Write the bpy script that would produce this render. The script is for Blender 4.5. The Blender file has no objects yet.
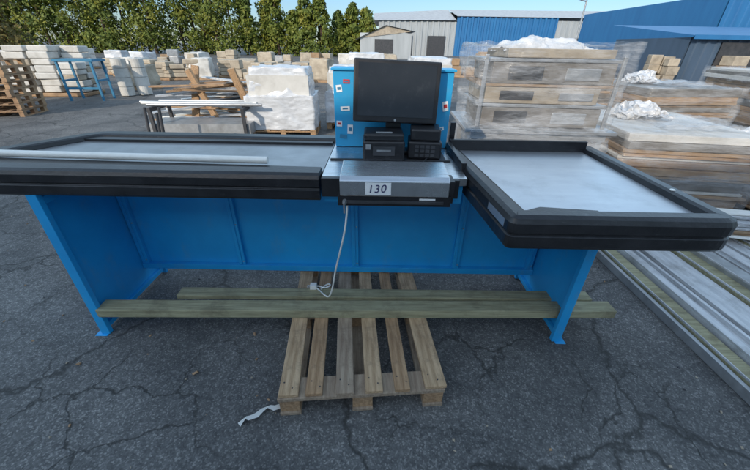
import bpy, bmesh, math, random
from mathutils import Vector, Matrix, noise
random.seed(7)
R=math.radians
sc=bpy.context.scene

# ------------------------------------------------------------------ materials
def newmat(name):
    m=bpy.data.materials.new(name); m.use_nodes=True
    nt=m.node_tree; b=nt.nodes['Principled BSDF']
    return m,nt,b
def pmat(name,c1,c2=None,scale=5.0,rough=0.6,metal=0.0,bump=0.0,bscale=None,stretch=(1,1,1),rvar=0.1,lo=0.35,hi=0.65,dirt=None,dscale=3.0,damt=0.5,dlo=.5,dstr=(1,1,1)):
    m,nt,b=newmat(name); N=nt.nodes; L=nt.links
    if c2 is None: c2=tuple(c*0.75 for c in c1)
    tc=N.new('ShaderNodeTexCoord'); mp=N.new('ShaderNodeMapping'); mp.inputs['Scale'].default_value=stretch
    L.new(tc.outputs['Object'],mp.inputs['Vector'])
    n=N.new('ShaderNodeTexNoise'); n.inputs['Scale'].default_value=scale; n.inputs['Detail'].default_value=4; n.inputs['Roughness'].default_value=0.65
    L.new(mp.outputs[0],n.inputs['Vector'])
    r=N.new('ShaderNodeValToRGB'); r.color_ramp.elements[0].position=lo; r.color_ramp.elements[1].position=hi
    r.color_ramp.elements[0].color=(*c1,1); r.color_ramp.elements[1].color=(*c2,1)
    L.new(n.outputs[0],r.inputs[0]); col=r.outputs[0]
    if dirt:
        mp2=N.new('ShaderNodeMapping'); mp2.inputs['Scale'].default_value=dstr; L.new(tc.outputs['Object'],mp2.inputs['Vector'])
        n2=N.new('ShaderNodeTexNoise'); n2.inputs['Scale'].default_value=dscale; n2.inputs['Detail'].default_value=6; n2.inputs['Roughness'].default_value=0.75
        L.new(mp2.outputs[0],n2.inputs['Vector'])
        r2=N.new('ShaderNodeMapRange'); r2.inputs[1].default_value=dlo; r2.inputs[2].default_value=0.75; r2.inputs[4].default_value=damt
        L.new(n2.outputs[0],r2.inputs[0])
        mx=N.new('ShaderNodeMixRGB'); L.new(r2.outputs[0],mx.inputs[0]); L.new(col,mx.inputs[1]); mx.inputs[2].default_value=(*dirt,1); col=mx.outputs[0]
    L.new(col,b.inputs['Base Color'])
    rr=N.new('ShaderNodeMapRange'); rr.inputs[3].default_value=max(0.02,rough-rvar); rr.inputs[4].default_value=min(1,rough+rvar)
    L.new(n.outputs[0],rr.inputs[0]); L.new(rr.outputs[0],b.inputs['Roughness'])
    b.inputs['Metallic'].default_value=metal
    if bump>0:
        n3=N.new('ShaderNodeTexNoise'); n3.inputs['Scale'].default_value=bscale or scale*3; n3.inputs['Detail'].default_value=3
        L.new(mp.outputs[0],n3.inputs['Vector'])
        bp=N.new('ShaderNodeBump'); bp.inputs['Strength'].default_value=bump; bp.inputs['Distance'].default_value=0.02
        L.new(n3.outputs[0],bp.inputs['Height']); L.new(bp.outputs[0],b.inputs['Normal'])
    return m

def corrugated(name,c1,c2,metal=0.1,rough=0.5):
    m,nt,b=newmat(name); N=nt.nodes; L=nt.links
    tc=N.new('ShaderNodeTexCoord')
    n=N.new('ShaderNodeTexNoise'); n.inputs['Scale'].default_value=0.6; n.inputs['Detail'].default_value=5
    mp=N.new('ShaderNodeMapping'); mp.inputs['Scale'].default_value=(3,3,0.5); L.new(tc.outputs['Object'],mp.inputs[0]); L.new(mp.outputs[0],n.inputs['Vector'])
    r=N.new('ShaderNodeValToRGB'); r.color_ramp.elements[0].color=(*c1,1); r.color_ramp.elements[1].color=(*c2,1); r.color_ramp.elements[0].position=.35; r.color_ramp.elements[1].position=.7
    L.new(n.outputs[0],r.inputs[0]); L.new(r.outputs[0],b.inputs['Base Color'])
    b.inputs['Roughness'].default_value=rough; b.inputs['Metallic'].default_value=metal
    return m

M={}
M['blue']=pmat('blue_paint',(0.022,0.38,0.78),(0.018,0.33,0.71),4,0.34,0,0.02,30,dirt=(0.16,0.32,0.48),dscale=9,damt=0.35,dlo=.55,dstr=(1,1,.5))
M['blue_lt']=pmat('blue_cabinet_paint',(0.03,0.36,0.66),(0.025,0.32,0.60),4,0.4,dirt=(0.25,0.35,0.42),dscale=12,damt=0.3,dlo=.55)
M['rub']=pmat('black_rubber',(0.012,0.012,0.014),(0.024,0.024,0.027),8,0.32,0,0.06,60,dirt=(0.18,0.18,0.18),dscale=40,damt=0.35,dlo=.6,dstr=(.5,.5,2))
M['blk']=pmat('black_plastic',(0.014,0.014,0.016),(0.020,0.020,0.023),10,0.36,dirt=(0.15,0.15,0.15),dscale=30,damt=0.25,dlo=.58)
M['steel']=pmat('brushed_steel',(0.74,0.75,0.76),(0.60,0.61,0.63),3,0.28,0.95,0.03,40,stretch=(1,14,1),dirt=(0.42,0.42,0.42),dscale=7,damt=0.5)
M['plate']=pmat('bagging_steel',(0.68,0.69,0.71),(0.58,0.59,0.62),2,0.36,0.8,0.02,40,stretch=(1,3,1),dirt=(0.42,0.42,0.43),dscale=5,damt=0.6)
M['belt']=pmat('grey_laminate',(0.40,0.41,0.42),(0.32,0.33,0.34),5,0.33,0.5,0.02,60,dirt=(0.25,0.25,0.24),dscale=8,damt=0.5)
M['screen']=pmat('screen_glass',(0.022,0.026,0.032),(0.032,0.036,0.043),3,0.13,rvar=.04,dirt=(0.10,0.105,0.11),dscale=14,damt=.3,dlo=.55)
M['paper']=pmat('paper',(0.86,0.86,0.85),(0.82,0.82,0.81),20,0.7)
M['ink']=pmat('blue_ink',(0.03,0.03,0.10),(0.04,0.04,0.14),20,0.6)
M['white']=pmat('white_plastic',(0.88,0.87,0.82),(0.82,0.81,0.76),8,0.4,dirt=(0.6,0.55,0.48),dscale=10,damt=.3)
M['red']=pmat('red_sticker',(0.6,0.03,0.03),(0.5,0.03,0.03),8,0.5)
wargs=dict(stretch=(14,1,14),dirt=(0.13,0.095,0.065),dscale=9,damt=.75)
M['wood']=pmat('pallet_wood',(0.54,0.35,0.20),(0.32,0.19,0.10),5,0.8,0,0.4,60,**wargs)
M['woodg']=pmat('weathered_beam_wood',(0.46,0.43,0.27),(0.27,0.25,0.15),4,0.8,0,0.4,50,stretch=(1,14,14),dirt=(0.13,0.11,0.07),dscale=6,damt=.7)
M['woodo']=pmat('old_wood',(0.46,0.30,0.17),(0.28,0.17,0.10),3,0.85,0,0.2,20,dirt=(0.14,0.11,0.09),dscale=4,damt=.6)
M['stone']=pmat('pale_stone',(0.50,0.43,0.33),(0.36,0.30,0.23),3,0.85,0,0.3,20,dirt=(.2,.17,.13),dscale=2,damt=.5)
M['foam']=pmat('white_blocks',(0.66,0.64,0.60),(0.52,0.50,0.46),2,0.8,0,0.2,14,dirt=(.3,.27,.22),dscale=2,damt=.4)
M['carton']=pmat('cardboard',(0.36,0.24,0.14),(0.26,0.17,0.10),4,0.8)
M['galv']=pmat('galvanised_steel',(0.46,0.47,0.48),(0.32,0.33,0.34),6,0.42,0.5,0.05,40,dirt=(.22,.21,.19),dscale=5,damt=.6)
M['prof']=pmat('pale_profile',(0.66,0.67,0.68),(0.46,0.47,0.49),2.5,0.45,0.1,0.1,30,stretch=(8,1,8),dirt=(.2,.19,.17),dscale=5,damt=.75)
M['dark']=pmat('dark_steel',(0.03,0.032,0.036),(0.055,0.055,0.06),6,0.5)
M['bark']=pmat('bark',(0.09,0.06,0.04),(0.05,0.035,0.025),6,0.9,0,0.5,20)
M['bluepl']=pmat('teal_paint',(0.04,0.22,0.38),(0.03,0.17,0.30),6,0.5)
M['cream']=pmat('cream_metal',(0.44,0.37,0.28),(0.30,0.25,0.19),2,0.5,0.1,0.1,10,dirt=(.18,.14,.10),dscale=4,damt=.6)
M['grb']=pmat('grey_brown_goods',(0.28,0.255,0.225),(0.17,0.15,0.13),3,0.5,0.3,0.1,10,dirt=(.10,.085,.07),dscale=4,damt=.6)

def film(name,opac_lo,opac_hi,col=(0.68,0.69,0.71),sc_=2.6,bump=.6):
    m,nt,b=newmat(name); N=nt.nodes; L=nt.links
    b.inputs['Base Color'].default_value=(*col,1); b.inputs['Roughness'].default_value=0.16
    tc=N.new('ShaderNodeTexCoord'); mp=N.new('ShaderNodeMapping'); mp.inputs['Scale'].default_value=(.5,.5,3.0); mp.inputs['Rotation'].default_value=(0.35,0.3,0)
    L.new(tc.outputs['Object'],mp.inputs[0])
    n=N.new('ShaderNodeTexNoise'); n.inputs['Scale'].default_value=sc_; n.inputs['Detail'].default_value=7; n.inputs['Roughness'].default_value=.8; n.inputs['Distortion'].default_value=.3
    L.new(mp.outputs[0],n.inputs['Vector'])
    r=N.new('ShaderNodeMapRange'); r.inputs[1].default_value=.42; r.inputs[2].default_value=.68; r.inputs[3].default_value=opac_lo; r.inputs[4].default_value=opac_hi
    L.new(n.outputs[0],r.inputs[0])
    t=N.new('ShaderNodeBsdfTransparent'); mx=N.new('ShaderNodeMixShader')
    L.new(r.outputs[0],mx.inputs[0]); L.new(t.outputs[0],mx.inputs[1]); L.new(b.outputs[0],mx.inputs[2])
    n2=N.new('ShaderNodeTexNoise'); n2.inputs['Scale'].default_value=sc_*3; n2.inputs['Detail'].default_value=4; n2.inputs['Roughness'].default_value=.6; L.new(mp.outputs[0],n2.inputs['Vector'])
    bp=N.new('ShaderNodeBump'); bp.inputs['Strength'].default_value=bump; bp.inputs['Distance'].default_value=.03
    L.new(n2.outputs[0],bp.inputs['Height']); L.new(bp.outputs[0],b.inputs['Normal'])
    L.new(mx.outputs[0],N['Material Output'].inputs['Surface'])
    return m
M['film']=film('stretch_film',0.06,0.52)
M['filmw']=pmat('white_wrap',(0.66,0.67,0.69),(0.54,0.55,0.57),3,0.3,0,.5,9,stretch=(1,1,2.2),dirt=(.34,.35,.36),dscale=5,damt=.6)

# ------------------------------------------------------------------ mesh helpers
def empty(name,loc=(0,0,0),rot=0):
    e=bpy.data.objects.new(name,None); sc.collection.objects.link(e); e.location=loc; e.rotation_euler=(0,0,rot); e.empty_display_size=.1; return e
class B:
    def __init__(s): s.v=[];s.f=[];s.mi=[];s.mats=[]
    def m(s,mat):
        if mat not in s.mats: s.mats.append(mat)
        return s.mats.index(mat)
    def add(s,vs,fs,mat):
        o=len(s.v); s.v+=[tuple(v) for v in vs]; k=s.m(mat)
        for f in fs: s.f.append([i+o for i in f]); s.mi.append(k)
    def box(s,x0,x1,y0,y1,z0,z1,mat,M4=None):
        vs=[Vector(p) for p in [(x0,y0,z0),(x1,y0,z0),(x1,y1,z0),(x0,y1,z0),(x0,y0,z1),(x1,y0,z1),(x1,y1,z1),(x0,y1,z1)]]
        if M4 is not None: vs=[M4@v for v in vs]
        s.add(vs,[(0,3,2,1),(4,5,6,7),(0,1,5,4),(1,2,6,5),(2,3,7,6),(3,0,4,7)],mat)
    def cyl(s,p0,p1,r0,r1,mat,n=12):
        p0=Vector(p0);p1=Vector(p1);d=(p1-p0).normalized();q=d.to_track_quat('Z','Y')
        vs=[]
        for p,r in((p0,r0),(p1,r1)):
            for i in range(n):
                a=2*math.pi*i/n; vs.append(p+q@Vector((r*math.cos(a),r*math.sin(a),0)))
        fs=[(i,(i+1)%n,n+(i+1)%n,n+i) for i in range(n)]+[tuple(range(n-1,-1,-1)),tuple(range(n,2*n))]
        s.add(vs,fs,mat)
    def prism(s,pts,z0,z1,mat):
        n=len(pts); vs=[(p[0],p[1],z0) for p in pts]+[(p[0],p[1],z1) for p in pts]
        fs=[(i,(i+1)%n,n+(i+1)%n,n+i) for i in range(n)]+[tuple(range(n-1,-1,-1)),tuple(range(n,2*n))]
        s.add(vs,fs,mat)
    def obj(s,name,parent=None,bevel=0,smooth=False,seg=2):
        me=bpy.data.meshes.new(name); me.from_pydata(s.v,[],s.f)
        for m in s.mats: me.materials.append(m)
        me.polygons.foreach_set('material_index',s.mi)
        bm=bmesh.new(); bm.from_mesh(me); bmesh.ops.recalc_face_normals(bm,faces=bm.faces); bm.to_mesh(me); bm.free()
        if smooth: me.shade_smooth()
        ob=bpy.data.objects.new(name,me); sc.collection.objects.link(ob)
        if parent: ob.parent=parent
        if bevel:
            md=ob.modifiers.new('b','BEVEL'); md.width=bevel; md.segments=seg; md.limit_method='ANGLE'; md.angle_limit=R(40)
        return ob
def rot(loc,rz=0,rx=0,ry=0):
    return Matrix.Translation(loc)@Matrix.Rotation(rz,4,'Z')@Matrix.Rotation(ry,4,'Y')@Matrix.Rotation(rx,4,'X')
def roundpath(pts,rad,closed=False,n=6):
    out=[];N=len(pts)
    for i in range(N):
        if not closed and (i==0 or i==N-1): out.append(Vector(pts[i]));continue
        p=Vector(pts[i]);a=Vector(pts[i-1]);b=Vector(pts[(i+1)%N])
        r=rad[i] if isinstance(rad,(list,tuple)) else rad
        if r<=0: out.append(p);continue
        da=(a-p).normalized();db=(b-p).normalized()
        p0=p+da*r;p1=p+db*r
        for k in range(n+1):
            t=k/n; out.append((1-t)**2*p0+2*t*(1-t)*p+t*t*p1)
    return out
def sweep(b,path,prof,mat,closed=False,side=1):
    n=len(path);m=len(prof);vs=[]
    for i,p in enumerate(path):
        if closed: a=path[i-1];c=path[(i+1)%n]
        else: a=path[max(i-1,0)];c=path[min(i+1,n-1)]
        d1=(p-a);d2=(c-p)
        if d1.length<1e-6:d1=d2
        if d2.length<1e-6:d2=d1
        d1=d1.normalized();d2=d2.normalized()
        n1=Vector((-d1.y,d1.x));n2=Vector((-d2.y,d2.x));nn=(n1+n2).normalized();k=1/max(.3,nn.dot(n1))
        for ins,z in prof:
            q=p+nn*ins*k*side; vs.append((q.x,q.y,z))
    fs=[]
    for i in range(n if closed else n-1):
        j=(i+1)%n
        for k in range(m-1): fs.append((i*m+k,j*m+k,j*m+k+1,i*m+k+1))
    if not closed:
        fs.append(tuple(range(m))); fs.append(tuple((n-1)*m+k for k in range(m)))
    b.add(vs,fs,mat)
def tube(name,pts,r,mat,parent=None):
    cu=bpy.data.curves.new(name,'CURVE'); cu.dimensions='3D'; cu.bevel_depth=r; cu.bevel_resolution=3
    sp=cu.splines.new('NURBS'); sp.points.add(len(pts)-1)
    for i,p in enumerate(pts): sp.points[i].co=(*p,1)
    sp.use_endpoint_u=True; sp.order_u=3
    cu.materials.append(mat); ob=bpy.data.objects.new(name,cu); sc.collection.objects.link(ob)
    if parent: ob.parent=parent
    return ob

# ------------------------------------------------------------------ ground
def asphalt():
    m,nt,b=newmat('asphalt'); N=nt.nodes;L=nt.links
    tc=N.new('ShaderNodeTexCoord')
    def noi(s,d=6,r=.6,dist=0):
        n=N.new('ShaderNodeTexNoise'); n.inputs['Scale'].default_value=s; n.inputs['Detail'].default_value=d; n.inputs['Roughness'].default_value=r; n.inputs['Distortion'].default_value=dist
        L.new(tc.outputs['Object'],n.inputs['Vector']); return n
    big=noi(1.0,9,.72,.5); mid=noi(30,4,.8)
    ramp=N.new('ShaderNodeValToRGB'); e=ramp.color_ramp.elements; e[0].position=.36;e[0].color=(.075,.076,.078,1);e[1].position=.64;e[1].color=(.175,.174,.172,1)
    L.new(big.outputs[0],ramp.inputs[0])
    r2=N.new('ShaderNodeValToRGB'); e=r2.color_ramp.elements; e[0].position=.3;e[0].color=(.5,.5,.5,1);e[1].position=.72;e[1].color=(1.5,1.48,1.44,1)
    L.new(mid.outputs[0],r2.inputs[0])
    m1=N.new('ShaderNodeMixRGB'); m1.blend_type='MULTIPLY'; m1.inputs[0].default_value=.8; L.new(ramp.outputs[0],m1.inputs[1]); L.new(r2.outputs[0],m1.inputs[2])
    vo=N.new('ShaderNodeTexVoronoi'); vo.inputs['Scale'].default_value=150; L.new(tc.outputs['Object'],vo.inputs['Vector'])
    r3=N.new('ShaderNodeValToRGB'); e=r3.color_ramp.elements; e[0].position=.05;e[0].color=(.45,.45,.45,1);e[1].position=.98;e[1].color=(2.4,2.35,2.25,1); k=e.new(.75); k.color=(1,1,1,1)
    sep=N.new('ShaderNodeSeparateColor'); L.new(vo.outputs['Color'],sep.inputs[0]); L.new(sep.outputs[0],r3.inputs[0])
    m2=N.new('ShaderNodeMixRGB'); m2.blend_type='MULTIPLY'; m2.inputs[0].default_value=.6; L.new(m1.outputs[0],m2.inputs[1]); L.new(r3.outputs[0],m2.inputs[2])
    dn=noi(2.2,5,.65)
    mxv=N.new('ShaderNodeMixRGB'); mxv.inputs[0].default_value=.3; L.new(tc.outputs['Object'],mxv.inputs[1]); L.new(dn.outputs['Color'],mxv.inputs[2])
    cracks=[]
    for s,w in((1.0,.009),(3.6,.016)):
        v=N.new('ShaderNodeTexVoronoi'); v.feature='DISTANCE_TO_EDGE'; v.inputs['Scale'].default_value=s; L.new(mxv.outputs[0],v.inputs['Vector'])
        mr=N.new('ShaderNodeMapRange'); mr.inputs[1].default_value=w*.2; mr.inputs[2].default_value=w*1.5; mr.inputs[3].default_value=1; mr.inputs[4].default_value=0
        L.new(v.outputs['Distance'],mr.inputs[0]); cracks.append(mr)
    mask=noi(.8,3,.5); mm=N.new('ShaderNodeMapRange'); mm.inputs[1].default_value=.47;mm.inputs[2].default_value=.56; L.new(mask.outputs[0],mm.inputs[0])
    ml=N.new('ShaderNodeMath'); ml.operation='MULTIPLY'; L.new(cracks[1].outputs[0],ml.inputs[0]); L.new(mm.outputs[0],ml.inputs[1])
    mxm=N.new('ShaderNodeMath'); mxm.operation='MAXIMUM'; L.new(cracks[0].outputs[0],mxm.inputs[0]); L.new(ml.outputs[0],mxm.inputs[1])
    cf=N.new('ShaderNodeMath'); cf.operation='MULTIPLY'; cf.inputs[1].default_value=.8; L.new(mxm.outputs[0],cf.inputs[0])
    m3=N.new('ShaderNodeMixRGB'); L.new(cf.outputs[0],m3.inputs[0]); L.new(m2.outputs[0],m3.inputs[1]); m3.inputs[2].default_value=(.028,.028,.026,1)
    L.new(m3.outputs[0],b.inputs['Base Color']); b.inputs['Roughness'].default_value=.75
    sb=N.new('ShaderNodeMath'); sb.operation='SUBTRACT'; L.new(sep.outputs[0],sb.inputs[0]); L.new(mxm.outputs[0],sb.inputs[1])
    bp=N.new('ShaderNodeBump'); bp.inputs['Strength'].default_value=.5; bp.inputs['Distance'].default_value=.006; L.new(sb.outputs[0],bp.inputs['Height']); L.new(bp.outputs[0],b.inputs['Normal'])
    return m
M['asphalt']=asphalt()
g=B(); g.add([(-700,-300,0),(700,-300,0),(700,1200,0),(-700,1200,0)],[(0,1,2,3)],M['asphalt']); g.obj('ground')
d=B()
for i in range(520):
    x=random.uniform(-4,3.5);y=random.uniform(.3,6);s=random.uniform(.002,.007)
    if random.random()<.12: s*=1.8
    T=rot((x,y,s*.4),random.random()*6,random.random(),random.random())
    k=random.random()
    d.box(-s,s,-s*.7,s*.7,-s*.4,s*.4,M['stone'] if k<.3 else (M['woodo'] if k<.7 else M['dark']),T)
d.obj('ground_debris')

# ------------------------------------------------------------------ pallet
def pallet_into(b,T,w=.77,l=1.15,nb=5,mat=None,bw=.1,jit=0.004):
    mat=mat or M['wood']; h=.138
    def bx(x0,x1,y0,y1,z0,z1):
        J=T@rot((random.uniform(-jit,jit),random.uniform(-jit,jit),0),random.uniform(-jit,jit)*1.5)
        b.box(x0,x1,y0,y1,z0,z1,mat,J)
    for i in range(nb):
        c=-w/2+bw/2+i*(w-bw)/(nb-1); bx(c-bw/2,c+bw/2,-l/2,l/2,h-.02,h)
    for y in(-l/2+.06,0,l/2-.06): bx(-w/2,w/2,y-.055,y+.055,h-.041,h-.0205)
    for x in(-w/2+.05,0,w/2-.05):
        for y in(-l/2+.06,0,l/2-.06): bx(x-.046,x+.046,y-.05,y+.05,.0205,h-.0415)
        bx(x-.048,x+.048,-l/2+.002,l/2-.002,0.001,.02)
wv=[M['wood'],pmat('pallet_wood_pale',(0.66,0.47,0.29),(0.42,0.27,0.15),5,0.8,0,0.4,60,**wargs),
    pmat('pallet_wood_grey',(0.46,0.36,0.26),(0.28,0.20,0.14),5,0.85,0,0.4,60,**wargs)]
pal=empty('wooden_pallet',(-.091,1.50,0),R(4.8)); random.seed(2)
w_,l_,h_=.77,1.15,.138
BX=[(-.341,.088),(-.215,.076),(-.083,.082),(.052,.080),(.185,.070),(.335,.100)]
for i,(c,bw_) in enumerate(BX):
    b=B(); k=random.uniform(-.7,.7)
    b.box(-bw_/2,bw_/2,-l_/2+random.uniform(0,.012),l_/2,h_-.02,h_,wv[[1,0,2,1,0,1][i]]); o=b.obj('top_board_%d'%(i+1),pal,bevel=.003); o.location=(c,0,random.uniform(0,.002)); o.rotation_euler=(0,0,R(k))
b=B()
for y in(-l_/2+.06,0,l_/2-.06): b.box(-w_/2,w_/2,y-.055,y+.055,h_-.041,h_-.0205,wv[2])
for x in(-w_/2+.05,0,w_/2-.05):
    for y in(-l_/2+.06,0,l_/2-.06): b.box(x-.046,x+.046,y-.05,y+.05,.0205,h_-.0415,wv[0])
    b.box(x-.048,x+.048,-l_/2+.002,l_/2-.002,0.001,.02,wv[2])
for c,bw_ in BX:
    for y in(-l_/2+.06,0,l_/2-.06):
        for dx,dy in((-.02,.015),(.02,-.015)): b.cyl((c+dx,y+dy,h_),(c+dx,y+dy,h_+.0035),.004,.004,M['dark'],6)
b.obj('base',pal,bevel=.003)
bb=B(); bb.box(-1.56,1.40,-.045,.045,.142,.197,M['woodg']); o=bb.obj('timber_beam',bevel=.004); o.location=(0,1.44,0); o.rotation_euler=(0,0,R(1.2))
bb=B(); bb.box(-1.2,1.34,-.04,.04,.142,.172,M['woodg']); o=bb.obj('timber_beam',bevel=.004); o.location=(0,1.58,0); o.rotation_euler=(0,0,R(.6))
tb=B(); random.seed(6)
P=[Vector(p) for p in [(-.60,.85,.003),(-.575,.875,.02),(-.555,.865,.034),(-.53,.885,.022),(-.515,.92,.006),(-.485,.93,.02),(-.455,.915,.032),(-.43,.935,.02),(-.40,.93,.012),(-.36,.935,.02)]]
vs=[]
for i,p in enumerate(P):
    dd=(P[min(i+1,len(P)-1)]-P[max(i-1,0)]).normalized(); w=dd.cross(Vector((0,0,1))).normalized()*.014+Vector((0,0,.006*math.sin(i*1.7)+.006)); vs+=[p-w,p+w]
for v in vs: v.z=max(v.z,.002)
tb.add(vs,[(2*i,2*i+2,2*i+3,2*i+1) for i in range(len(P)-1)],M['white'])
tb.obj('plastic_strap',smooth=True)

# ------------------------------------------------------------------ checkout counter
ck=empty('checkout_counter')
prof=[(.03,.885),(.008,.888),(0,.90),(0,.938),(.007,.943),(.007,.948),(0,.953),(0,.988),(.008,1.004),(.025,1.012),(.06,1.012),(.075,1.006),(.082,.988),(.082,.975),(.03,.9)]
def widen(p,w): return [(a if a<.05 else a+w,z) for a,z in p]
b=B()
path=roundpath([(-.25,1.36),(-2.02,1.36),(-2.02,1.66),(-1.74,2.12),(-.25,2.10)],[0,.07,.12,.12,0])
sweep(b,path,widen(prof,.03),M['rub'],side=-1)
b.obj('bumper_frame_belt',ck,bevel=.002)
b=B()
pl=[(-.25,1.42),(-1.94,1.42),(-1.94,1.64),(-1.69,2.05),(-.25,2.04)]
b.prism(pl,.955,.985,M['belt']); b.obj('belt_plate',ck)
b=B(); b.prism([(-.26,1.47),(-1.9,1.47),(-1.9,1.56),(-.26,1.50)],.986,1.0,M['rub'])
b.box(-1.75,-.26,1.94,1.995,.986,1.0,M['rub']); b.obj('belt_edge_trim',ck)
b=B()
path=roundpath([(.385,1.80),(.455,.975),(1.25,.975),(1.27,1.97),(.40,1.97)],[0,.03,.07,.07,0])
sweep(b,path,prof,M['rub'],side=1); b.obj('bumper_frame_bagging',ck,bevel=.002)
b=B(); b.prism([(.45,1.02),(1.20,1.02),(1.22,1.92),(.39,1.92),(.39,1.8)],.955,.985,M['plate']); b.obj('bagging_plate',ck)
b=B(); b.prism([(.53,1.06),(.80,1.06),(.80,1.072),(.60,1.095)],.986,1.0,M['rub'])
b.cyl((1.20,1.25,1.010),(1.20,1.25,1.016),.010,.010,M['white'],14)
b.box(.42,1.20,1.885,1.91,.986,1.045,M['rub']); b.box(.40,.425,1.5,1.9,.986,1.03,M['rub']); b.box(.42,.45,1.93,1.96,1.013,1.13,M['rub']); b.obj('bagging_edge_trim',ck,bevel=.004)
b=B(); b.box(-1.60,-.24,1.46,1.94,.86,.953,M['blue']); b.box(-.238,.40,1.42,1.94,.86,.953,M['blue']); b.box(.56,1.12,1.10,1.90,.87,.953,M['dark'])
b.obj('underframe',ck)
b=B(); Y=1.86
b.box(-1.585,1.085,Y,Y+.012,.15,.87,M['blue'])
b.box(-1.585,1.085,Y-.035,Y-.002,.15,.19,M['blue'])
b.box(-1.585,1.085,Y-.03,Y-.002,.80,.86,M['blue'])
for x in(-1.56,-.90,-.13,.55,1.05):
    b.box(x-.022,x+.022,Y-.028,Y-.001,.191,.799,M['blue'])
    b.box(x-.003,x+.003,Y-.034,Y-.0285,.2,.79,M['blue'])
    for z in(.22,.5,.77): b.cyl((x+.012,Y-.028,z),(x+.012,Y-.032,z),.005,.005,M['galv'],8)
b.obj('apron_panel',ck,bevel=.003)
for nm,x,s in(('leg_panel_left',-1.60,1),('leg_panel_right',1.10,-1)):
    b=B()
    b.box(x-.012,x+.012,1.40,1.97,.03,.87,M['blue'])
    b.box(min(x,x+s*.05),max(x,x+s*.05),1.37,1.398,0.004,.893,M['blue'])
    b.box(min(x,x+s*.045),max(x,x+s*.045),1.972,1.995,0.004,.893,M['blue'])
    b.box(min(x+s*.013,x+s*.045),max(x+s*.013,x+s*.045),1.40,1.97,.83,.868,M['blue'])
    b.box(min(x+s*.013,x+s*.035),max(x+s*.013,x+s*.035),1.40,1.97,.03,.06,M['blue'])
    b.box(x-.03,x+.04 if s>0 else x+.03,1.355,1.41,0,.004,M['blue'])
    b.obj(nm,ck,bevel=.003)
b=B(); b.box(-.245,.41,1.40,2.02,.955,.99,M['steel']); b.box(-.243,.37,1.37,1.399,.905,.992,M['blk'])
b.box(-.235,.38,1.64,1.655,.991,.998,M['blk']); b.box(.12,.36,1.655,1.86,.9905,.994,M['dark']); b.obj('console_plate',ck,bevel=.003)
b=B()
x0,x1=-.155,.315
b.add([(x0,1.31,.935),(x1,1.31,.935),(x1,1.31,1.005),(x0,1.31,1.005),(x0,1.335,1.018),(x1,1.335,1.018),(x1,1.50,1.035),(x0,1.50,1.035),(x0,1.50,.935),(x1,1.50,.935)],
      [(0,1,2,3),(3,2,5,4),(4,5,6,7),(7,6,9,8),(8,9,1,0),(0,3,4,7,8),(1,9,6,5,2)],M['steel'])
b.obj('drawer_lid',ck,bevel=.004)
b=B(); b.box(x0-.01,x1+.012,1.316,1.40,.888,.933,M['blk']); b.box(x0+.02,x1-.02,1.305,1.3155,.903,.915,M['dark']); b.box(.19,.26,1.3155,1.3165,.918,.926,M['paper']); b.box(.317,.34,1.33,1.42,.9,1.0,M['blk']);b.obj('drawer_front',ck,bevel=.003)
b=B(); b.box(-.045,.065,1.3055,1.3065,.945,1.0,M['paper'],None); lo=b.obj('number_label',ck)
tx=bpy.data.curves.new('label_digits','FONT'); tx.body='130'; tx.size=.050; tx.extrude=.0006; tx.shear=.2; tx.space_character=1.1; tx.materials.append(M['ink'])
to=bpy.data.objects.new('label_digits',tx); sc.collection.objects.link(to); to.location=(-.036,1.3045,.954); to.rotation_euler=(R(90),R(-3),0); to.parent=ck
b=B(); b.cyl((-.135,1.318,.91),(-.135,1.295,.91),.010,.010,M['galv']); b.box(-.138,-.132,1.27,1.296,.90,.92,M['galv']); b.cyl((-.135,1.28,.90),(-.134,1.276,.87),.004,.004,M['galv'],6); b.obj('lock_and_key',ck)
b=B(); b.cyl((-1.86,1.575,1.017),(-.52,1.535,1.017),.017,.017,M['white'],16); b.cyl((-1.875,1.5755,1.017),(-1.8605,1.575,1.017),.015,.015,M['galv'],16); b.obj('white_tube_lamp')
b=B(); b.box(-.235,.40,1.90,2.02,.992,1.385,M['blue_lt']); b.box(-.245,.41,1.89,2.03,1.386,1.40,M['blue_lt']); b.obj('console_cabinet',ck,bevel=.004)
b=B()
random.seed(3)
for i,(x,z,w,h,mt) in enumerate([(-.205,1.30,.03,.035,'paper'),(-.165,1.335,.035,.02,'red'),(-.175,1.20,.05,.022,'paper'),(-.21,1.12,.03,.03,'paper'),(-.15,1.09,.03,.05,'paper'),(.37,1.22,.03,.05,'paper'),(.355,1.10,.04,.02,'paper'),(-.19,1.05,.04,.02,'bluepl')]):
    T=rot((x,1.8985-.0004*i,z),0,0,R(random.uniform(-12,12)))
    b.box(-w/2,w/2,-.0004,.0003,-h/2,h/2,M[mt],T); b.box(-w*.3,w*.3,-.0008,-.0005,-h*.2,h*.2,M['red' if mt=='paper' and i%2 else 'bluepl'],T)
b.obj('cabinet_stickers',ck)
mo=empty('computer_monitor',(.095,1.77,1.30),R(3)); mo.rotation_euler=(R(-8),R(2.0),R(2))
b=B(); b.box(-.215,.215,0,.045,-.145,.145,M['blk']); b.box(-.15,.15,.046,.07,-.1,.1,M['blk']); b.obj('housing',mo,bevel=.008)
b=B(); b.box(-.192,.192,-.003,-.0005,-.115,.127,M['screen']); b.obj('screen',mo)
b=B(); b.cyl((0,-.002,-.13),(0,-.0045,-.13),.006,.006,M['galv']); b.obj('logo_button',mo)
b=B(); b.box(-.04,.04,.071,.10,-.28,.0,M['blk']); b.box(-.10,.10,.0,.13,-.298,-.281,M['blk']); b.obj('stand',mo,bevel=.004)
pr=empty('receipt_printer',(.035,1.72,.992),R(1))
b=B(); b.box(-.105,.105,-.09,.09,0,.10,M['blk']); b.box(-.10,.10,-.085,.085,.101,.135,M['blk']); b.obj('body',pr,bevel=.01)
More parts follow.
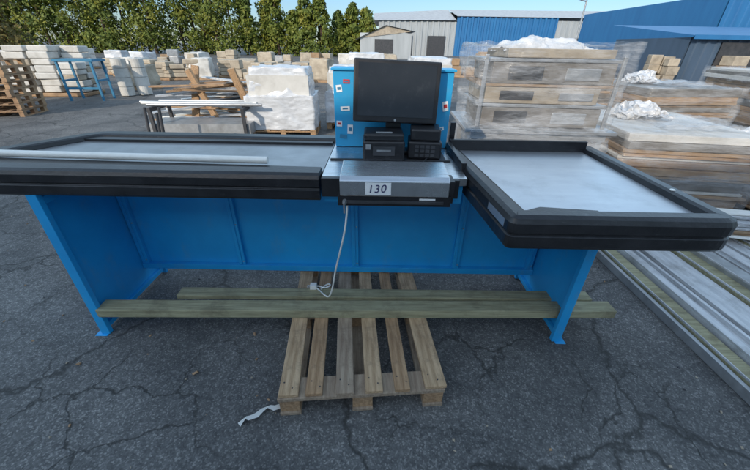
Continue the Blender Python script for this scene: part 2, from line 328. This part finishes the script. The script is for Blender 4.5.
b=B(); b.box(-.055,.055,-.0965,-.0905,.03,.075,M['dark']);b.box(-.09,-.065,-.093,-.0905,.06,.085,M['galv']); b.box(-.04,.04,-.07,-.066,.1355,.142,M['galv']); b.box(-.035,.035,-.0975,-.097,.052,.060,M['galv']); b.obj('paper_slot',pr)
te=empty('card_terminal',(.25,1.74,.995),R(-4))
b=B(); b.box(-.085,.085,-.08,.08,0,.09,M['blk']); b.box(-.075,.075,-.07,.075,.091,.15,M['blk']); b.obj('body',te,bevel=.01)
b=B()
for i in range(4):
    for j in range(3): b.box(-.05+i*.027,-.03+i*.027,-.0825,-.0805,.015+j*.022,.03+j*.022,M['dark'])
b.obj('keys',te)
tube('cable_upper',[(.14,1.63,1.0),(.16,1.55,1.0),(.22,1.56,1.0),(.26,1.65,1.01)],.004,M['blk'],ck)
pc=empty('power_cable')
tube('cord',[(-.125,1.33,.90),(-.13,1.325,.80),(-.17,1.36,.62),(-.21,1.42,.45),(-.23,1.44,.33),(-.26,1.47,.22),(-.30,1.50,.225),(-.33,1.58,.18),(-.36,1.61,.18)],.0045,M['white'],pc)
tube('cord_loop',[(-.33,1.60,.18),(-.30,1.66,.18),(-.27,1.64,.18),(-.31,1.60,.185),(-.36,1.64,.18),(-.39,1.60,.185)],.0045,M['white'],pc)
b=B(); b.box(-.40,-.36,1.60,1.635,.173,.203,M['white']); b.cyl((-.40,1.61,.187),(-.42,1.61,.187),.003,.003,M['galv'],6); b.cyl((-.40,1.625,.187),(-.42,1.625,.187),.003,.003,M['galv'],6); b.obj('plug',pc,bevel=.006)

# ------------------------------------------------------------------ crumple shell
def shell(name,cx,cy,z0,z1,wx,wy,mat,parent=None,amp=.03,n=26,freq=3.0,seed=0,taper=0.0):
    bm=bmesh.new(); bmesh.ops.create_cube(bm,size=1)
    bmesh.ops.subdivide_edges(bm,edges=bm.edges,cuts=n,use_grid_fill=True)
    for v in bm.verts:
        p=Vector((v.co.x*wx,v.co.y*wy,(v.co.z+.5)*(z1-z0)))
        if taper: k=1-taper*(p.z/(z1-z0)); p.x*=k;p.y*=k
        q=Vector((p.x,p.y,p.z*1.6))
        nn=noise.noise_vector(q*freq+Vector((seed,seed*2,0)))*1.0+noise.noise_vector(q*freq*3+Vector((seed,0,9)))*.45+noise.noise_vector(q*freq*7+Vector((seed,5,9)))*.2
        v.co=p+nn*amp+Vector((0,0,z0))
        if v.co.z<z0: v.co.z=z0
    me=bpy.data.meshes.new(name); bm.to_mesh(me); bm.free(); me.materials.append(mat)
    me.shade_smooth()
    ob=bpy.data.objects.new(name,me); sc.collection.objects.link(ob); ob.location=(cx,cy,0)
    if parent: ob.parent=parent
    return ob

# wrapped machine behind counter
wm=empty('wrapped_machine_stack',(1.43,3.35,0),R(-3))
b=B(); pallet_into(b,rot((0,0,0),R(90)),w=.9,l=1.2)
b.box(-.58,.58,-.42,.42,.80,.86,M['galv']); b.box(-.64,.64,-.46,.46,.861,.89,M['galv'])
for sx in(-.56,.52):
    for sy in(-.4,.36): b.box(sx,sx+.05,sy,sy+.05,.14,.80,M['galv'])
b.box(-.55,.55,-.4,.4,.35,.38,M['galv']); b.box(-.5,.5,-.3,.3,.381,.62,M['cream'])
b.obj('steel_table',wm,bevel=.004)
b=B()
random.seed(5)
z=.90
for k,(h,w,mt,dx) in enumerate([(.16,.50,'grb',.0),(.03,.54,'galv',0),(.13,.47,'cream',-.03),(.025,.55,'carton',0),(.16,.49,'grb',.02),(.03,.55,'galv',0),(.07,.42,'cream',.05)]):
    b.box(-w+dx,w+dx,-.36,.36,z,z+h-.004,M[mt])
    if h>.1:
        o_=random.uniform(-.05,.1); b.box(-w+dx+.06+o_,-w+dx+.34+o_,-.372,-.362,z+.03,z+h-.03,M['dark']); b.box(.05+o_,.36+o_*.5,-.372,-.362,z+.03,z+h-.04,M['galv'])
    z+=h
for sx in(-.55,.52): b.box(sx,sx+.03,-.40,-.377,.90,z-.05,M['galv'])
b.obj('machine_modules',wm,bevel=.006)
shell('film_wrap',0,0,.88,z+.03,1.16,.88,M['film'],wm,amp=.04,seed=2,taper=-.05,n=34)
shell('film_skirt',.0,0,.45,.92,1.24,.94,M['film'],wm,amp=.04,seed=12,taper=.05,n=22)
shell('film_wrap_top',.05,.05,z-.03,z+.06,.85,.65,M['filmw'],wm,amp=.05,seed=5,freq=5,taper=.5,n=30)

for i,(x,y,w,dp,h,rz) in enumerate([(-1.75,6.6,1.2,.9,1.15,3),(-.6,7.3,.8,.8,1.15,-4),(-.3,8.9,1.0,.9,1.35,2),(1.1,8.2,1.0,.9,1.3,6),(.2,6.2,.7,.6,.75,0)]):
    e=empty('wrapped_goods_pallet',(x,y,0),R(rz))
    b=B(); pallet_into(b,Matrix.Identity(4),w=w,l=dp); b.obj('pallet_base',e)
    b=B(); b.box(-w*.44,w*.44,-dp*.44,dp*.44,.14,h*.9,M['foam']); b.obj('boxes',e)
    shell('wrap',0,0,.13,h*.62,w,dp,M['filmw'],e,amp=.022,seed=i*3,n=30,freq=4)
    shell('wrap_upper',0.02,0,h*.60,h,w*.9,dp*.9,M['filmw'],e,amp=.03,seed=i*3+1,n=24,freq=3,taper=.12)

def flat_stack(name,loc,rz,w,l,h,seed,bag=True,wrap=True):
    e=empty(name,loc,R(rz)); random.seed(seed)
    b=B(); pallet_into(b,rot((0,0,0),0),w=w,l=l,nb=7)
    z=.14
    while z<h-.02:
        t=random.choice([.03,.045,.07,.11]); m=random.choice([M['carton'],M['grb'],M['foam'],M['carton'],M['woodo'],M['galv'],M['grb']])
        j=random.uniform(-.03,.03); b.box(-w/2+.03+j,w/2-.03+j,-l/2+.03-j,l/2-.03-j,z,z+t-.004,m); z+=t
    b.obj('panels',e,bevel=.004)
    if wrap: shell('film',0,0,.12,z+.02,w*1.02,l*1.02,M['film'],e,amp=.025,seed=seed,n=26)
    if bag:
        shell('film_bunch',-.1,.2,z,z+.14,.5,.4,M['filmw'],e,amp=.07,seed=seed+4,freq=7,taper=.5,n=30)
        shell('film_sheet',.15,-.2,z+.01,z+.05,.7,.6,M['film'],e,amp=.04,seed=seed+7,freq=5,n=24)
    return e
flat_stack('wrapped_panel_stack',(3.05,3.75,0),-8,1.25,1.5,.80,3)
flat_stack('wrapped_panel_stack',(4.45,3.55,0),-5,1.2,1.7,.66,8)
flat_stack('wrapped_panel_stack',(4.6,6.0,0),5,1.5,1.6,.95,11,True)
flat_stack('wrapped_panel_stack',(6.9,6.2,0),-12,1.4,1.8,1.25,14,False)
flat_stack('carton_stack',(3.3,6.4,0),4,1.1,1.2,1.05,17,True,False)
e=empty('leaning_rack',(4.0,3.1,.70),R(-20)); b=B()
for k in range(2):
    T=rot((k*.45,0,0),0,0,R(24)); b.box(-.02,.02,-.02,.02,0,.62,M['dark'],T)
for k in range(3):
    T=rot((0,0,0),0,0,R(24)); b.box(.0,.43,-.015,.015,.15+k*.18,.17+k*.18,M['dark'],T)
b.obj('frame',e)

b=B(); random.seed(12)
x=1.88
while x<4.2:
    w=random.choice([.05,.06,.08,.11,.14]); y0=random.uniform(.2,.5); y1=random.uniform(2.5,2.85)
    h=random.uniform(.04,.09); rz=R(random.uniform(-1.0,1.0))
    T=rot((x+w/2,0,random.uniform(0,.006)),rz)
    b.box(-w/2+.003,w/2-.003,y0,y1,.02,h,random.choice([M['prof'],M['prof'],M['galv'],M['woodg'],M['prof'],M['filmw']]),T)
    b.box(-w/2+.003,-w/2+.010,y0,y1,h+.0005,h+.014,M['prof'],T)
    x+=w+.006
for y in(.6,1.6,2.5): b.box(1.87,4.2,y,y+.06,.001,.0195,M['woodo'])
b.box(1.845,1.872,.3,2.7,.002,.06,M['galv'])
b.obj('metal_profile_pile',bevel=.002)
b=B(); random.seed(4)
for i in range(9):
    T=rot((3.35+random.uniform(-.1,.1),2.45+i*.02,.11+i*.02),R(78+random.uniform(-6,6)),0,0)
    b.box(-.05,.05,-.6,.6,0,.016,random.choice([M['carton'],M['woodo'],M['prof'],M['white']]),T)
b.obj('plank_pile',bevel=.002)

# ------------------------------------------------------------------ left yard
random.seed(21)
def pal_stack(name,loc,rz,n,mat):
    b=B()
    for i in range(n): pallet_into(b,rot((random.uniform(-.03,.03),random.uniform(-.03,.03),i*.142),R(random.uniform(-2,2))),w=1.15,l=.8,nb=6,mat=mat)
    o=b.obj(name); o.location=loc; o.rotation_euler=(0,0,R(rz)); return o
pal_stack('pallet_stack',(-8.5,7.9,0),10,8,M['woodo']); pal_stack('pallet_stack',(-9.8,8.3,0),-5,9,M['woodo'])
def block_stack(name,loc,rz,nx,ny,nz,s,mat,fill=.9,jit=.05):
    b=B()
    for i in range(nx):
        for j in range(ny):
            n=nz if random.random()<fill else max(1,nz-random.choice([1,1,2]))
            zz=.12
            for k in range(n):
                hh=s[2]*random.uniform(.8,1.1); q=random.uniform(.40,.48)
                T=rot(((i-nx/2+.5)*s[0]+random.uniform(-jit,jit),(j-ny/2+.5)*s[1]+random.uniform(-jit,jit),zz),R(random.uniform(-6,6)))
                b.box(-s[0]*q,s[0]*q,-s[1]*q,s[1]*q,0,hh-.01,mat if random.random()<.85 else M['stone'],T); zz+=hh
    b.box(-nx*s[0]/2,nx*s[0]/2,-ny*s[1]/2,ny*s[1]/2,.0,.10,M['woodo'])
    o=b.obj(name,bevel=.025); o.location=loc; o.rotation_euler=(0,0,R(rz)); return o
block_stack('white_block_stack',(-9.9,11.2,0),8,3,2,7,(.60,.5,.185),M['foam'],.9,.03)
block_stack('white_block_stack',(-12.4,13.0,0),8,4,2,4,(.42,.5,.27),M['foam'],.8)
def bulk_bag(x,y,s,mat,k):
    e=empty('bulk_bag',(x,y,0),R(random.uniform(-20,20)))
    shell('bag',0,0,.1,.1+s*.85,s,s,mat,e,amp=.06,seed=k,freq=1.8,n=12,taper=.1)
    b=B(); b.box(-s*.5,s*.5,-s*.5,s*.5,0,.1,M['woodo']); b.obj('pallet_base',e)
for i in range(20):
    x=-12.5+i*.57+random.uniform(-.3,.3); y=15.2+random.uniform(-2.4,4.6); x=x-(y-15)*.3
    if i%3==0: bulk_bag(x,y,random.uniform(.8,1.0),M['foam'] if i%2 else M['stone'],i)
    else:
        nz,s=random.choice([(2,(.45,.45,.30)),(4,(.7,.6,.18)),(1,(.9,.9,.6)),(5,(.5,.8,.14)),(3,(.4,.4,.28))])
        block_stack('stone_block_stack',(x,y,0),random.uniform(-25,25),random.choice([1,2,3]),random.choice([1,2]),nz,s,random.choice([M['stone'],M['foam'],M['stone'],M['galv']]),.6)
for i in range(16):
    x=-21+i*1.45; y=23+random.uniform(-2,5)
    if i%2: bulk_bag(x,y,1.05,random.choice([M['foam'],M['stone'],M['filmw']]),i+40)
    else: block_stack('stone_block_stack',(x,y,0),random.uniform(-12,12),2,2,random.choice([2,3]),(.6,.5,.35),random.choice([M['stone'],M['foam'],M['galv'],M['carton']]),.6)
e=empty('steel_trestle',(-8.35,10.3,0),R(8)); b=B()
for sx in(-.45,.40):
    b.box(sx,sx+.05,-.3,-.25,0,1.0,M['bluepl']); b.box(sx,sx+.05,.25,.3,0,1.0,M['bluepl']); b.box(sx,sx+.05,-.249,.249,.5,.55,M['bluepl'])
b.box(-.5,.5,-.32,.32,1.001,1.06,M['bluepl']); b.box(-.399,.399,-.3,-.26,.3,.36,M['bluepl']); b.obj('frame',e)
for i,(x,y) in enumerate([(-7.9,11.2),(-7.55,11.5)]):
    b=B()
    for k in range(4): b.cyl((x,y,.02+k*.26),(x,y,.27+k*.26),.2,.2,M['foam'],20)
    b.obj('roll_stack')
b=B(); random.seed(31)
for i in range(34):
    T=rot((-3.1+random.uniform(-.8,.8),7.6+random.uniform(-.8,.6),.05+i*.024),R(random.uniform(50,125)),R(random.uniform(-6,6)))
    b.box(-.05,.05,-random.uniform(.5,.95),.8,0,.03,random.choice([M['woodo'],M['wood'],M['prof'],M['white'],M['dark'],M['woodo']]),T)
for xx,yy,a,c in((-3.75,7.0,-14,8),(-2.5,7.1,16,-10),(-3.2,6.95,5,-25)):
    T=rot((xx,yy,.0),R(c),R(a),R(c)); b.box(-.07,.07,-.025,.025,0,1.15,M['wood'],T)
b.obj('timber_pile')
b=B()
for x,y,h in((-3.05,4.7,.6),(-3.45,5.0,.55),(-3.2,4.85,.5)): b.cyl((x,y,0),(x+.05,y+.05,h+.12),.02,.02,M['dark'],10); b.box(x-.1,x+.1,y-.1,y+.1,0,.03,M['dark'])
b.obj('steel_posts')
e=empty('white_pipe_rack',(-3.0,6.0,0),R(4)); b=B()
for k in range(7):
    j=random.uniform(-.15,.15); b.cyl((-.95+j,-.2+k*.08,.60+.02*math.sin(k)),(.9+j,-.15+k*.07+j*.3,.59),.025,.025,M['white'] if k%2 else M['galv'],10)
for sx in(-.8,.7): b.box(sx,sx+.05,-.3,.4,.5,.56,M['dark']); b.box(sx,sx+.05,-.3,-.25,0,.499,M['dark']); b.box(sx,sx+.05,.35,.4,0,.499,M['dark'])
b.box(-.9,.8,-.25,.35,.12,.3,M['galv'])
b.obj('rack_and_pipes',e)

# ------------------------------------------------------------------ buildings
def corr_wall(b,x0,x1,y,z0,z1,mat,pitch=.5,depth=.06):
    n=int((x1-x0)/pitch)
    for i in range(n):
        x=x0+i*pitch; p=[(x,y),(x+pitch*.5,y),(x+pitch*.6,y-depth),(x+pitch*.9,y-depth),(x+pitch,y)]
        for k in range(4):
            b.add([(p[k][0],p[k][1],z0),(p[k+1][0],p[k+1][1],z0),(p[k+1][0],p[k+1][1],z1),(p[k][0],p[k][1],z1)],[(0,1,2,3)],mat)
cg=corrugated('pale_cladding',(0.40,0.42,0.43),(0.32,0.34,0.35)); cb=corrugated('blue_cladding',(0.03,0.17,0.38),(0.025,0.14,0.33)); cd=corrugated('dark_cladding',(0.07,0.11,0.17),(0.05,0.08,0.12)); cr=corrugated('roof_sheet',(0.5,0.5,0.5),(0.38,0.38,0.38)); cw=corrugated('white_bounce_cladding',(0.8,0.8,0.8),(0.72,0.72,0.72))
w=empty('warehouse',(0,0,0)); b=B()
corr_wall(b,0,14,70,0,5.4,cg,1.0,.15); corr_wall(b,14,32,70,0,6.2,cb,1.0,.25); corr_wall(b,32,46,70,0,5.8,cg,1.0,.15)
b.box(0,46,70.3,90,0,5.3,cg); b.obj('walls',w)
b=B(); b.add([(-1,69.6,5.42),(13.9,69.6,5.6),(13.9,80,8.0),(-1,80,7.2)],[(0,1,2,3)],cr); b.add([(13.9,69.6,6.25),(46.5,69.6,6.3),(46.5,80,8.2),(13.9,80,8.0)],[(0,1,2,3)],cr); b.add([(46.5,80,8.2),(-1,80,7.2),(-1,90,5.4),(46.5,90,6.3)],[(0,1,2,3)],cr); b.obj('roof',w)
b=B()
for x in(3,9,34,40): b.box(x,x+3.2,69.78,69.84,0,3.2,M['dark'])
b.obj('doors',w)
w=empty('storage_shed',(0,0,0)); b=B()
b.box(-2.5,4.5,52,60,0,3.0,cg); b.add([(-3.2,51.6,2.2),(1,51.6,3.9),(1,60.5,3.9),(-3.2,60.5,2.2)],[(0,1,2,3)],cr); b.add([(1,51.6,3.9),(5,51.6,3.2),(5,60.5,3.2),(1,60.5,3.9)],[(0,1,2,3)],cr)
b.add([(-2.5,51.9,2.4),(4.5,51.9,3.2),(1,51.9,3.85)],[(0,1,2)],M['cream']); b.box(-.5,2,51.93,51.98,0,2.3,M['dark']); b.obj('shed_body',w)
w=empty('blue_warehouse',(0,0,0)); b=B()
corr_wall(b,26,60,30,0,5.4,cb,.6,.08); b.box(26,60,30.2,50,0,5.3,cb); b.box(25.8,60,29.75,29.95,5.35,5.55,cr)
b.obj('walls',w)
w=empty('lean_to_shed',(0,0,0)); b=B()
corr_wall(b,15.5,40,19,0,2.15,cd,.5,.06); b.box(15.5,40,19.1,25,0,2.1,cd); b.add([(15.3,18.7,2.18),(40,18.7,2.18),(40,25.5,2.9),(15.3,25.5,2.9)],[(0,1,2,3)],cb)
b.box(15.3,40,18.66,18.69,2.02,2.2,cb)
b.box(17,20,18.9,18.93,0,1.9,M['dark']); b.obj('walls',w)
w=empty('shade_caster_building',(0,0,0)); b=B()  # unseen building added behind camera: shades the foreground, white walls bounce light
corr_wall(b,-36,34,-9.5,0,7.2,cw,.6,-.08); b.box(-36,34,-24,-9.65,0,7.15,cw); b.obj('walls',w)
b=B(); b.box(-36.5,34.5,-24.5,-9.2,7.201,7.35,cr); b.obj('roof',w)
b=B(); b.cyl((17,33,0),(17,33,5.0),.09,.06,M['galv'],10); b.cyl((17,33,4.9),(15.6,32.6,5.1),.05,.04,M['galv'],8); b.box(15.0,15.7,32.4,32.7,5.02,5.14,M['galv']); b.obj('street_lamp')

for i in range(12):
    block_stack('goods_stack',(1+i*1.9,20+random.uniform(-3,4),0),random.uniform(-12,12),2,2,random.choice([1,2,3]),random.choice([(.6,.5,.4),(1,.8,.42)]),random.choice([M['foam'],M['galv'],M['carton'],M['cream']]),.7)

# ------------------------------------------------------------------ trees
def leafmat(name,c1,c2,c3):
    m,nt,b=newmat(name); N=nt.nodes;L=nt.links
    tc=N.new('ShaderNodeTexCoord'); n=N.new('ShaderNodeTexNoise'); n.inputs['Scale'].default_value=.5; n.inputs['Detail'].default_value=6; n.inputs['Roughness'].default_value=.8
    L.new(tc.outputs['Object'],n.inputs['Vector']); r=N.new('ShaderNodeValToRGB'); e=r.color_ramp.elements; e[0].position=.34;e[0].color=(*c1,1);e[1].position=.68;e[1].color=(*c3,1); k=e.new(.5);k.color=(*c2,1)
    L.new(n.outputs[0],r.inputs[0]); L.new(r.outputs[0],b.inputs['Base Color']); b.inputs['Roughness'].default_value=.7
    return m
leafA=leafmat('conifer_foliage',(0.035,0.065,0.008),(0.11,0.14,0.014),(0.24,0.21,0.022))
leafB=leafmat('dark_foliage',(0.04,0.045,0.01),(0.11,0.09,0.02),(0.22,0.15,0.035))
def crown(vs,fs,cx,cy,z0,H,rad,n,size,rng,ex=.55):
    clumps=[]
    for i in range(70):
        t=rng.random()**.9; r=rad*(1-t)**ex*(.35+.7*rng.random()); a=rng.random()*6.283
        clumps.append((cx+r*math.cos(a),cy+r*math.sin(a),z0+t*H*.97,rad*.36*(1-.5*t)))
    for i in range(n):
        c=rng.choice(clumps)
        while True:
            p=Vector((rng.uniform(-1,1),rng.uniform(-1,1),rng.uniform(-1.5,1.5)))
            if p.length<1.2: break
        out=(Vector((c[0]-cx,c[1]-cy,.3))+p*c[3]).normalized()
        p=Vector(c[:3])+p*c[3]; s=size*rng.uniform(.5,1.3)
        nrm=(out*.9+Vector((rng.gauss(0,.6),rng.gauss(0,.6),rng.gauss(0,.6)))).normalized()
        u=nrm.orthogonal().normalized(); w=nrm.cross(u); a=rng.random()*6.28; u,w=u*math.cos(a)+w*math.sin(a),w*math.cos(a)-u*math.sin(a)
        k=len(vs); vs+= [p-u*s*.5,p+w*s*.3,p+u*s*.6,p-w*s*.3]; fs.append((k,k+1,k+2,k+3))
rng=random.Random(9)
vs=[];fs=[]; tb=B()
x=-66
while x<-1.5:
    y=56+rng.uniform(-2,2)
    if x<-20: H=13.5+rng.uniform(-2.2,2.2)
    elif x<-13: H=7.8+rng.uniform(-.8,.8)
    else: H=6.6+rng.uniform(-1.2,.8)
    crown(vs,fs,x,y,.2,H,2.7 if x<-20 else 1.9,3600,.42,rng,.5)
    tb.cyl((x,y,0),(x,y,H*.8),.22,.05,M['bark'],8)
    x+=rng.uniform(1.8,2.6) if x<-20 else rng.uniform(1.7,2.4)
me=bpy.data.meshes.new('foliage'); me.from_pydata([tuple(v) for v in vs],[],fs); me.materials.append(leafA)
tr=empty('tree_row'); o=bpy.data.objects.new('foliage',me); sc.collection.objects.link(o); o.parent=tr; tb.obj('trunks',tr)
vs=[];fs=[]
t=empty('conifer_tree'); crown(vs,fs,-30,29,.8,8,2.6,6000,.3,rng); crown(vs,fs,-32.5,30,.8,9,2.6,5000,.3,rng)
me=bpy.data.meshes.new('foliage'); me.from_pydata([tuple(v) for v in vs],[],fs); me.materials.append(leafB); o=bpy.data.objects.new('foliage',me); sc.collection.objects.link(o); o.parent=t
tb=B(); tb.cyl((-30,29,0),(-30,29,7),.25,.05,M['bark'],8); tb.cyl((-32.5,30,0),(-32.5,30,8),.25,.05,M['bark'],8); tb.obj('trunk',t)

# ------------------------------------------------------------------ light
SUN_EL=26; AZ=208
az=R(AZ); sd=Vector((math.sin(az)*math.cos(R(SUN_EL)),math.cos(az)*math.cos(R(SUN_EL)),math.sin(R(SUN_EL))))
sl=bpy.data.lights.new('sun','SUN'); sl.energy=3.2; sl.angle=R(.5); sl.color=(1,.89,.74); so=bpy.data.objects.new('sun',sl); sc.collection.objects.link(so)
so.rotation_euler=sd.to_track_quat('Z','Y').to_euler(); so.location=(0,-5,20)
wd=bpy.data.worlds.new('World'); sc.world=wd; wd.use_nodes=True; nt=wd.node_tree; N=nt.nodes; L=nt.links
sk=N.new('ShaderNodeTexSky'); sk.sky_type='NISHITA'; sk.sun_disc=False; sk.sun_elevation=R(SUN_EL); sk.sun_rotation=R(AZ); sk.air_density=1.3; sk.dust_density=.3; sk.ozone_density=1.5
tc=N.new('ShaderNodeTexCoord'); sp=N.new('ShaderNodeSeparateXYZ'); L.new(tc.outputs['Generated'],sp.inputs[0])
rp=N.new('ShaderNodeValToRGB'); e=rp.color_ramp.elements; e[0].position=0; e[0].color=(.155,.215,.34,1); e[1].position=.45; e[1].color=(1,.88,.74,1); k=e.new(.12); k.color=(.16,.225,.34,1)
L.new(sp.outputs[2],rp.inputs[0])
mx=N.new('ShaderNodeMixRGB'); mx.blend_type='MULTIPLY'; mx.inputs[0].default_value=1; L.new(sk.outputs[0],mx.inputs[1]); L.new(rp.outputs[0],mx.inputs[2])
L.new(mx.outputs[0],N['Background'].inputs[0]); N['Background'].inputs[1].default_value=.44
# ------------------------------------------------------------------ camera
cd_=bpy.data.cameras.new('camera'); cam=bpy.data.objects.new('camera',cd_); sc.collection.objects.link(cam); sc.camera=cam
cd_.sensor_width=36; cd_.lens=328/750*36; cd_.clip_end=3000; cd_.clip_start=.02
cam.matrix_world=Matrix.Translation((0,0,1.5))@Matrix.Rotation(R(60),4,'X')@Matrix.Rotation(R(1.0),4,'Z')
sc.view_settings.view_transform='Standard'; sc.view_settings.look='None'; sc.view_settings.exposure=0
